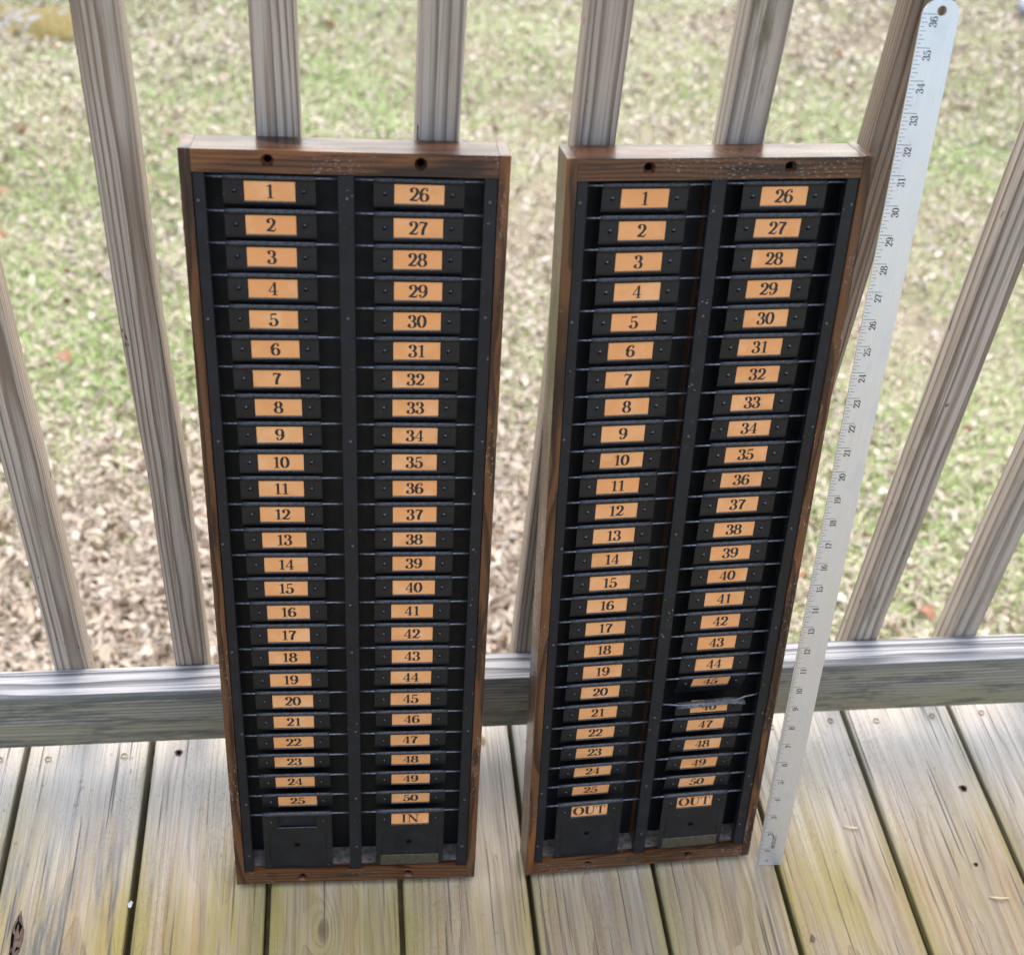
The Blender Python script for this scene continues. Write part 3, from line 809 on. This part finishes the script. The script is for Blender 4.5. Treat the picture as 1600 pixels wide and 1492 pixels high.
def face_with_holes(bm, x0, x1, z0, z1, y, holes, rad, depth, mat_hole=1, n=16):
    """front face (normal -y) with countersunk blind holes, butted from plain and pierced cells"""
    hz = (z1 - z0) / 2
    cells, cur = [], x0
    for hx, hzz in holes:
        a, c = hx - hz, hx + hz
        cells.append((cur, a, None)); cells.append((a, c, (hx, hzz))); cur = c
    cells.append((cur, x1, None))
    for a, c, h in cells:
        if h is None:
            bm.faces.new([bm.verts.new(p) for p in ((a, y, z0), (c, y, z0), (c, y, z1), (a, y, z1))])
            continue
        per, circ, inn, bot = [], [], [], []
        cx, cz = h
        for k in range(n):
            t = 2 * math.pi * k / n + math.pi / n
            dx, dz = math.cos(t), math.sin(t)
            s = 1 / max(abs(dx), abs(dz))
            m = ((a + c) / 2, (z0 + z1) / 2)
            if k % (n // 4) in (n // 8 - 1, n // 8) and False:
                pass
            px, pz = m[0] + dx * s * (c - a) / 2, m[1] + dz * s * (z1 - z0) / 2
            per.append(bm.verts.new((px, y, pz)))
            circ.append(bm.verts.new((cx + rad * dx, y, cz + rad * dz)))
            inn.append(bm.verts.new((cx + rad * .55 * dx, y + depth * .45, cz + rad * .55 * dz)))
            bot.append(bm.verts.new((cx + rad * .45 * dx, y + depth, cz + rad * .45 * dz)))
        corners = [bm.verts.new(p) for p in ((c, y, z1), (a, y, z1), (a, y, z0), (c, y, z0))]
        for k in range(n):
            j = (k + 1) % n
            vs = [per[k]]
            t0 = (2 * math.pi * k / n + math.pi / n); t1 = t0 + 2 * math.pi / n
            for q in range(4):
                ca = math.pi / 4 + q * math.pi / 2
                if t0 < ca < t1 or t0 < ca + 2 * math.pi < t1:
                    vs.append(corners[q])
            vs += [per[j], circ[j], circ[k]]
            bm.faces.new(vs)
            f = bm.faces.new((circ[k], circ[j], inn[j], inn[k])); f.material_index = 0
            f = bm.faces.new((inn[k], inn[j], bot[j], bot[k])); f.material_index = mat_hole
        bm.faces.new(bot).material_index = mat_hole

def pierced_board(x0, x1, y1, z0, z1, holes, name):
    bm = bmesh.new()
    face_with_holes(bm, x0, x1, z0, z1, 0, holes, .0052, .010)
    for quad in (((x0, 0, z0), (x0, y1, z0), (x1, y1, z0), (x1, 0, z0)), ((x0, 0, z1), (x1, 0, z1), (x1, y1, z1), (x0, y1, z1)),
                 ((x0, 0, z0), (x0, 0, z1), (x0, y1, z1), (x0, y1, z0)), ((x1, 0, z0), (x1, y1, z0), (x1, y1, z1), (x1, 0, z1)),
                 ((x0, y1, z0), (x0, y1, z1), (x1, y1, z1), (x1, y1, z0))):
        bm.faces.new([bm.verts.new(p) for p in quad])
    bmesh.ops.remove_doubles(bm, verts=bm.verts, dist=1e-6)
    return to_mesh(bm, name, [M['fx'], M['hole']])

def side_board(name):
    """full-height side with the outer top and bottom corners rounded off"""
    bm = box_bm(0, TS, 0, RDP, 0, RHT)
    bmesh.ops.bevel(bm, geom=[e for e in bm.edges], offset=.0012, segments=2, profile=.6, affect='EDGES')
    return to_mesh(bm, name, M['fz'])

PROFILE = [(.0030, -.0060), (.0021, .0002), (.0010, .0017), (-.0004, .0019), (-.0014, .0008), (-.0010, -.0013), (.0002, WT), (.0008, WB_), (.0012, -.0222), (.0030, -.0250), (.0062, -.0285)]
IW = 6
def plate_mesh(name, profile, window=True, hole_z=None, half=PW, edge=True, lip=False):
    bm = bmesh.new()
    xs = [-half, -LW, LW, half]
    g = [[bm.verts.new((x, y, z)) for x in xs] for y, z in profile]
    for i in range(len(profile) - 1):
        for k in range(3):
            if window and i == IW and k == 1:
                continue
            f = bm.faces.new((g[i][k], g[i][k + 1], g[i + 1][k + 1], g[i + 1][k])); f.smooth = i < 5
            if (edge and 1 <= i <= 4) or (lip and 1 <= i <= 5): f.material_index = 3 if edge else 4
    bmesh.ops.recalc_face_normals(bm, faces=bm.faces)
    bmesh.ops.solidify(bm, geom=bm.faces[:], thickness=.0006)
    # pierced dimples either side of the window
    zc = (WT + WB_) / 2
    yw = (profile[6][0] + profile[7][0]) / 2
    yl = profile[7][0]
    yb = profile[-1][0]
    for sx in (-1, 1):
        c = Vector((sx * .0268, yw - .0007, zc))
        tip = bm.verts.new(c + Vector((.0006, -.0015, .0004)))
        ring = [bm.verts.new(c + Vector((.0023 * math.cos(a), .0002, .0023 * math.sin(a)))) for a in (R(75), R(165), R(235), R(345))]
        for k in range(4):
            f = bm.faces.new((ring[k], ring[(k + 1) % 4], tip)); f.material_index = (3, 1, 1, 0)[k]  # one face in lighter metal as the dimple's painted highlight
    # rolled lip under the window
    if window:
        tube_bm(bm, [(-LW, yl - .0004, WB_ - .0002), (LW, yl - .0004, WB_ - .0002)], .00042, 6, 5)
    if hole_z is not None:
        ring = [bm.verts.new((.0030 * math.cos(a) - .001, yb - .0009, hole_z + .0026 * math.sin(a))) for a in [i * math.pi / 8 for i in range(16)]]
        bm.faces.new(ring).material_index = 1
        for sx in (-1, 1):      # pressed ribs and rivets
            tube_bm(bm, [(sx * .029, yb - .0003, -.032), (sx * .0295, yb - .0003, -.070)], .0005, 6, 0)
            r2 = [bm.verts.new((sx * .031 + .0011 * math.cos(a), yb - .0008, -.0755 + .0011 * math.sin(a))) for a in [i * math.pi / 5 for i in range(10)]]
            bm.faces.new(r2).material_index = 2
    return to_mesh(bm, name, [M['plate'], M['hole'], M['tiny'], M['edge'], M['tin'], M['wire']], recalc=False)

PLATE = plate_mesh("slot_plate", PROFILE)
LONG = [p for p in PROFILE[:8]] + [(.0010, -.030), (.0010, -.055), (.0010, -.0795)]
LONG_PLATE = plate_mesh("end_plate", LONG, True, -.045)

STRAIGHT_PLATE = plate_mesh("slot_plate", PROFILE[:8] + [(.0010, -.0225), (.0012, -.0270), (.0016, -.0325)])

def label_mesh(txt, big=False):
    bm = bmesh.new()
    h = (WT - WB_) / 2
    w = LW - .0002
    box = box_bm(-w, w, 0, .0003, -h + .0002, h - .0002)
    tmp = bpy.data.meshes.new("tmp"); box.to_mesh(tmp); box.free(); bm.from_mesh(tmp); bpy.data.meshes.remove(tmp)
    if txt:
        polys, _ = text_geo(txt, .0120 if big else .0116, 1.17 if big else 1.1, fat=.23 if big else .2)
        for j, q in enumerate(polys):
            f = bm.faces.new([bm.verts.new((x, -.00006 - .000002 * (j % 12), z)) for x, z in q]); f.material_index = 1
            f.normal_update()
            if f.normal.y > 0: f.normal_flip()
    me = to_mesh(bm, "number_label", [M['paper'], M['ink']], recalc=False)
    return me
LABELS = {}
def label_for(t):
    if t not in LABELS: LABELS[t] = label_mesh(t, t.isalpha())
    return LABELS[t]

def wire_mesh(half, bent=None):
    bm = bmesh.new()
    pts = bent or [(-half, 0, 0), (-half * .4, 0, -.0002), (half * .3, 0, -.0001), (half, 0, 0)]
    tube_bm(bm, pts, .00095, 8)
    return to_mesh(bm, "card_wire", M['wire'])
WIRE = wire_mesh((COLS[0][1] - COLS[0][0]) / 2 + .0006)

small_screw = bmesh.new()
bmesh.ops.create_uvsphere(small_screw, u_segments=10, v_segments=6, radius=.0015)
bmesh.ops.scale(small_screw, vec=(1, .4, 1), verts=small_screw.verts)
SMALL = to_mesh(small_screw, "strip_screw", M['tiny'], True)

def make_rack(loc, a, lean, roll, label, last, damaged, seed):
    rr = random.Random(seed)
    root = empty("time_card_rack", loc)
    Mx = Matrix.Rotation(a, 3, 'Z') @ Matrix.Rotation(lean, 3, 'X') @ Matrix.Rotation(roll, 3, 'Y')
    root.rotation_euler = Mx.to_euler()
    tag(root, label, "time card rack", "wooden time card racks leaning on the railing")
    sb = side_board("side_board")
    mk("side_board", sb, root, (0, 0, 0), seed=seed + .3)
    mk("side_board", sb, root, (RW - TS, 0, 0), seed=seed + 1.9)
    y1 = RDP - .0008
    mk("top_board", pierced_board(TS, RW - TS, y1, -TT / 2, TT / 2, [(.067, .001), (.1845, .001)], "top_board"), root, (0, .0004, RHT - TT / 2 - .0005), seed=seed + 4.1)
    mk("bottom_board", pierced_board(TS, RW - TS, y1, -TB / 2, TB / 2, [(.0698, -.0002), (.1827, -.0002)], "bottom_board"), root, (0, .0004, TB / 2 + .0005), seed=seed + 6.2)
    mk("back_panel", to_mesh(box_bm(TS, RW - TS, RDP - .006, RDP - .0014, TB + .0005, RHT - TT - .0008), "back_panel", M['back']), root, seed=seed)
    mk("dust_layer", to_mesh(box_bm(TS + .0002, RW - TS - .0002, .010, RDP - .0062, TB + .0004, TB + .0016), "dust_layer", M['dust']), root)
    mk("divider_board", to_mesh(box_bm(.1222, .1306, .006, RDP - .0062, TB + .0018, RHT - TT - .0008), "divider_board", M['fz']), root, seed=seed + 2.2)
    for (sx0, sx1) in ((TS + .0003, .0185), (.1203, .1327), (.2348, RW - TS - .0003)):
        bm = box_bm(sx0, sx1, .0016, .0030, TB + .001, RHT - TT - .001, .0004, 1)
        for xx in ((sx1,) if sx0 < .05 else (sx0,) if sx0 > .2 else (sx0, sx1)):   # returned flange behind the slot edge
            d = .0012 if xx == sx0 else -.0012
            box_bm(min(xx, xx + d), max(xx, xx + d), .0031, .011, TB + .001, RHT - TT - .001, 0, 1, None, bm)
        st = mk("metal_strip", to_mesh(bm, "metal_strip", M['strip']), root, seed=seed + sx0 * 10)
        for zz in (.752, .652, .545, .43, .315, .21, .115, .045):
            mk("screw", SMALL, st, ((sx0 + sx1) / 2 + rr.uniform(-.0025, .0025), .0014, zz + rr.uniform(-.006, .006)))
    for c, (w0, w1, pc) in enumerate(COLS):
        cx = (w0 + w1) / 2
        for i in range(26):
            z = ROD0 - PITCH * i + rr.uniform(-.0004, .0004)
            bent = damaged and c == 1 and i == 20
            if bent:
                h = (w1 - w0) / 2 + .0006
                wm = wire_mesh(h, [(-h, -.001, -.0040), (-.034, -.0045, -.0042), (-.012, -.0056, -.0040), (.012, -.0056, -.0030), (.028, -.0045, -.0018), (.036, -.002, -.0010), (h, 0, 0)])
                mk("bent_wire", wm, root, (cx, RODY, z))["label"] = "bent wire pulled forward"
            else:
                mk("card_wire", WIRE, root, (cx, RODY, z))
            px = pc + rr.uniform(-.0008, .0008)
            if i < 25:
                txt = str(i + 1 + 25 * c)
                if bent:     # the plate torn loose: its folded top pulled out into a flat lip
                    prof = [(.0035, -.0068), (-.0010, -.0022), (-.0040, -.0024), (-.0082, -.0036), (-.0087, -.0045), (-.0082, -.0052), (-.0012, -.0064), (-.0010, WB_ - .001), (-.0004, -.0218), (.0028, -.0242), (.0075, -.0275)]
                    pl = mk("torn_slot_plate", plate_mesh("torn_slot_plate", prof, edge=False, lip=True), root, (px, RODY, z), seed=rr.random() * 9)
                    pl["label"] = "torn card plate with its top lip bent forward"
                    cr_ = random.Random(4)
                    for v in pl.data.vertices:
                        if v.co.z > -.0065 and v.co.y < 0: v.co.z += .0016 * math.sin(70 * v.co.x + 1) + cr_.uniform(-.0004, .0004)
                else:
                    pl = mk("slot_plate", PLATE, root, (px, RODY, z), seed=rr.random() * 9)
                    pl.rotation_euler = (rr.uniform(-.03, .03) + .028 * max(0, i - 17), rr.uniform(-.006, .006), 0)
                    if damaged and c == 1 and i == 19:
                        pl.rotation_euler.x = .36
                        pl.data = STRAIGHT_PLATE
                        pl["label"] = "card plate pushed inward above the bent wire"
                lb = mk("number_label", label_for(txt), pl, (rr.uniform(-.0002, .0002), -.0005 + .00135 if not bent else -.0008, (WT + WB_) / 2 + (.0008 if bent else 0)), seed=rr.random())
                lb.rotation_euler.x = .036 if not (damaged and c == 1 and i == 20) else 0
            else:
                pl = mk("end_plate", LONG_PLATE, root, (px, RODY, z), seed=rr.random() * 9)
                if last[c]:
                    lb = mk("word_label", label_for(last[c]), pl, (0, .00085, (WT + WB_) / 2), seed=rr.random())
                    lb.rotation_euler.x = .036 if not (damaged and c == 1 and i == 20) else 0
                else:
                    mk("empty_label_holder", to_mesh(box_bm(-LW - .001, LW + .001, -.0006, -.0002, WB_ - .001, WT + .001), "empty_label_holder", M['strip']), pl, (0, .0028, 0), seed=4.4)
                if c == 1:
                    mk("brass_plate", to_mesh(box_bm(-.031, .031, -.0004, .0005, -.0785, -.0640, .0003, 1), "brass_plate", M['brass']), pl)
    return root

def rack_frame(x, y, a, b, g):
    Mx = Matrix.Rotation(a, 3, 'Z') @ Matrix.Rotation(b, 3, 'X') @ Matrix.Rotation(g, 3, 'Y')
    zmin = min((Mx @ Vector((px, py, pz))).z for px in (0, RW) for py in (0, RDP) for pz in (0, RHT))
    return (x, y, -zmin + .0004)
LQ = (-.1222, -.16071, -.03398, -.20252, -.00505)
RQ = (.18811, -.17055, .03009, -.20393, -.00697)
# mathutils' rotation about X by a negative angle tips the top towards +Y, as in the photograph
make_rack(rack_frame(*LQ), LQ[2], LQ[3], LQ[4], "wooden time card rack with an IN label and a blank bottom plate", (None, "IN"), False, 3.0)
make_rack(rack_frame(*RQ), RQ[2], RQ[3], RQ[4], "wooden time card rack with two OUT labels and a bent wire", ("OUT", "OUT"), True, 8.0)

# ------------------------------------------------------------------ the ruler
INCH = .0254
rd = Vector((-.00131, .21716, 1)).normalized()
ang = -.05
rn = Vector((math.sin(ang), -1, 0)); rn -= rd * rn.dot(rd); rn.normalize()
rx = rd.cross(-rn)                                    # across, to the right
if rx.x < 0: rx = -rx
RULW, RULT = 1.17 * INCH, .0013
ruler = empty("yardstick", (.45149, -.17050, 0))
ruler.matrix_world = Matrix(((rx.x, -rn.x, rd.x, .4505), (rx.y, -rn.y, rd.y, -.1705), (rx.z, -rn.z, rd.z, .0012), (0, 0, 0, 1)))
tag(ruler, "long aluminium ruler with a round hung end leaning beside the right rack", "ruler")
bm = bmesh.new()
hw = RULW / 2
ze = 35.93 * INCH
outer = [(RULW, 0), (RULW, ze)] + [(hw + hw * math.cos(a), ze + hw * .95 * math.sin(a)) for a in [R(8 + 164 * i / 28) for i in range(29)]] + [(0, ze), (0, 0)]
hc = (hw + .0003, 36.10 * INCH)
hr = .0038
top_pts = outer[1:-1]
for y in (0, RULT):
    v = {}
    arcv = [bm.verts.new((x, y, z)) for x, z in top_pts]
    n = len(arcv)
    cut = 35.6 * INCH
    lv = [bm.verts.new((x, y, cut)) for x in (0, hw * .5, hw, hw * 1.5, RULW)]
    # pierced head: ring of quads between outline and hole
    outl = arcv + [lv[0], lv[1], lv[2], lv[3], lv[4]]
    holev = []
    for p in outl:
        d = Vector((p.co.x - hc[0], 0, p.co.z - hc[1])).normalized()
        holev.append(bm.verts.new((hc[0] + d.x * hr, y, hc[1] + d.z * hr)))
    for i in range(len(outl)):
        j = (i + 1) % len(outl)
        bm.faces.new((outl[i], outl[j], holev[j], holev[i]))
    bv = [bm.verts.new((0, y, 0)), bm.verts.new((RULW, y, 0))]
    bm.faces.new([bv[0], bv[1]] + lv[::-1])
    if y == 0:
        F = (arcv, lv, holev, bv)
    else:
        B = (arcv, lv, holev, bv)
for A_, B_, closed in ((F[0], B[0], False), (F[2], B[2], True)):
    m = len(A_)
    for i in range(m if closed else m - 1):
        j = (i + 1) % m
        bm.faces.new((A_[i], A_[j], B_[j], B_[i]))
for p, q in ((F[0][-1], F[1][0]), (F[1][0], F[3][0]), (F[3][0], F[3][1]), (F[3][1], F[1][4]), (F[1][4], F[0][0])):
    def tw(v):
        for fa, ba in zip(F, B):
            if v in fa: return ba[fa.index(v)]
    bm.faces.new((p, q, tw(q), tw(p)))
mk("blade", to_mesh(bm, "blade", M['alu']), ruler)
bm = bmesh.new()
def mark(x0, x1, z0, z1, y=-.00006):
    bm.faces.new([bm.verts.new(p) for p in ((x0, y, z0), (x1, y, z0), (x1, y, z1), (x0, y, z1))])
for k in range(1, 36 * 16 + 1):
    if k > 12 * 16 and k % 2 or k == 36 * 16 + 1: continue
    z = k / 16 * INCH
    ln = .46 if k % 16 == 0 else .22 if k % 4 == 0 else .135 if k % 2 == 0 else .09
    tw_ = .00022 if k % 16 == 0 else .00019
    mark(.0006, ln * INCH, z - tw_, z + tw_)
for k in range(1, 37):
    polys, wtot = text_geo(str(k), .0062, 1.08, fat=.17, hair=.06)
    zc = k * INCH - .0016 - wtot / 2
    for j, q in enumerate(polys):
        vs = [bm.verts.new((.0100 - y_, -.00007 - .000002 * (j % 9), zc + x_)) for x_, y_ in q]
        bm.faces.new(vs)
polys, wtot = text_geo("WESTCOTT", .0042, .78, plain=.17)
for j, q in enumerate(polys):
    bm.faces.new([bm.verts.new((.0155 - y_, -.00007 - .000002 * (j % 9), 1.42 * INCH + x_)) for x_, y_ in q])
polys, wtot = text_geo("16", .0028, 1.0, plain=.14)
for j, q in enumerate(polys):
    bm.faces.new([bm.verts.new((.0115 - y_, -.00007 - .000002 * (j % 9), .28 * INCH + x_)) for x_, y_ in q])
for f in bm.faces:
    f.normal_update()
    if f.normal.y > 0: f.normal_flip()
mk("markings", to_mesh(bm, "markings", M['mark'], recalc=False), ruler)
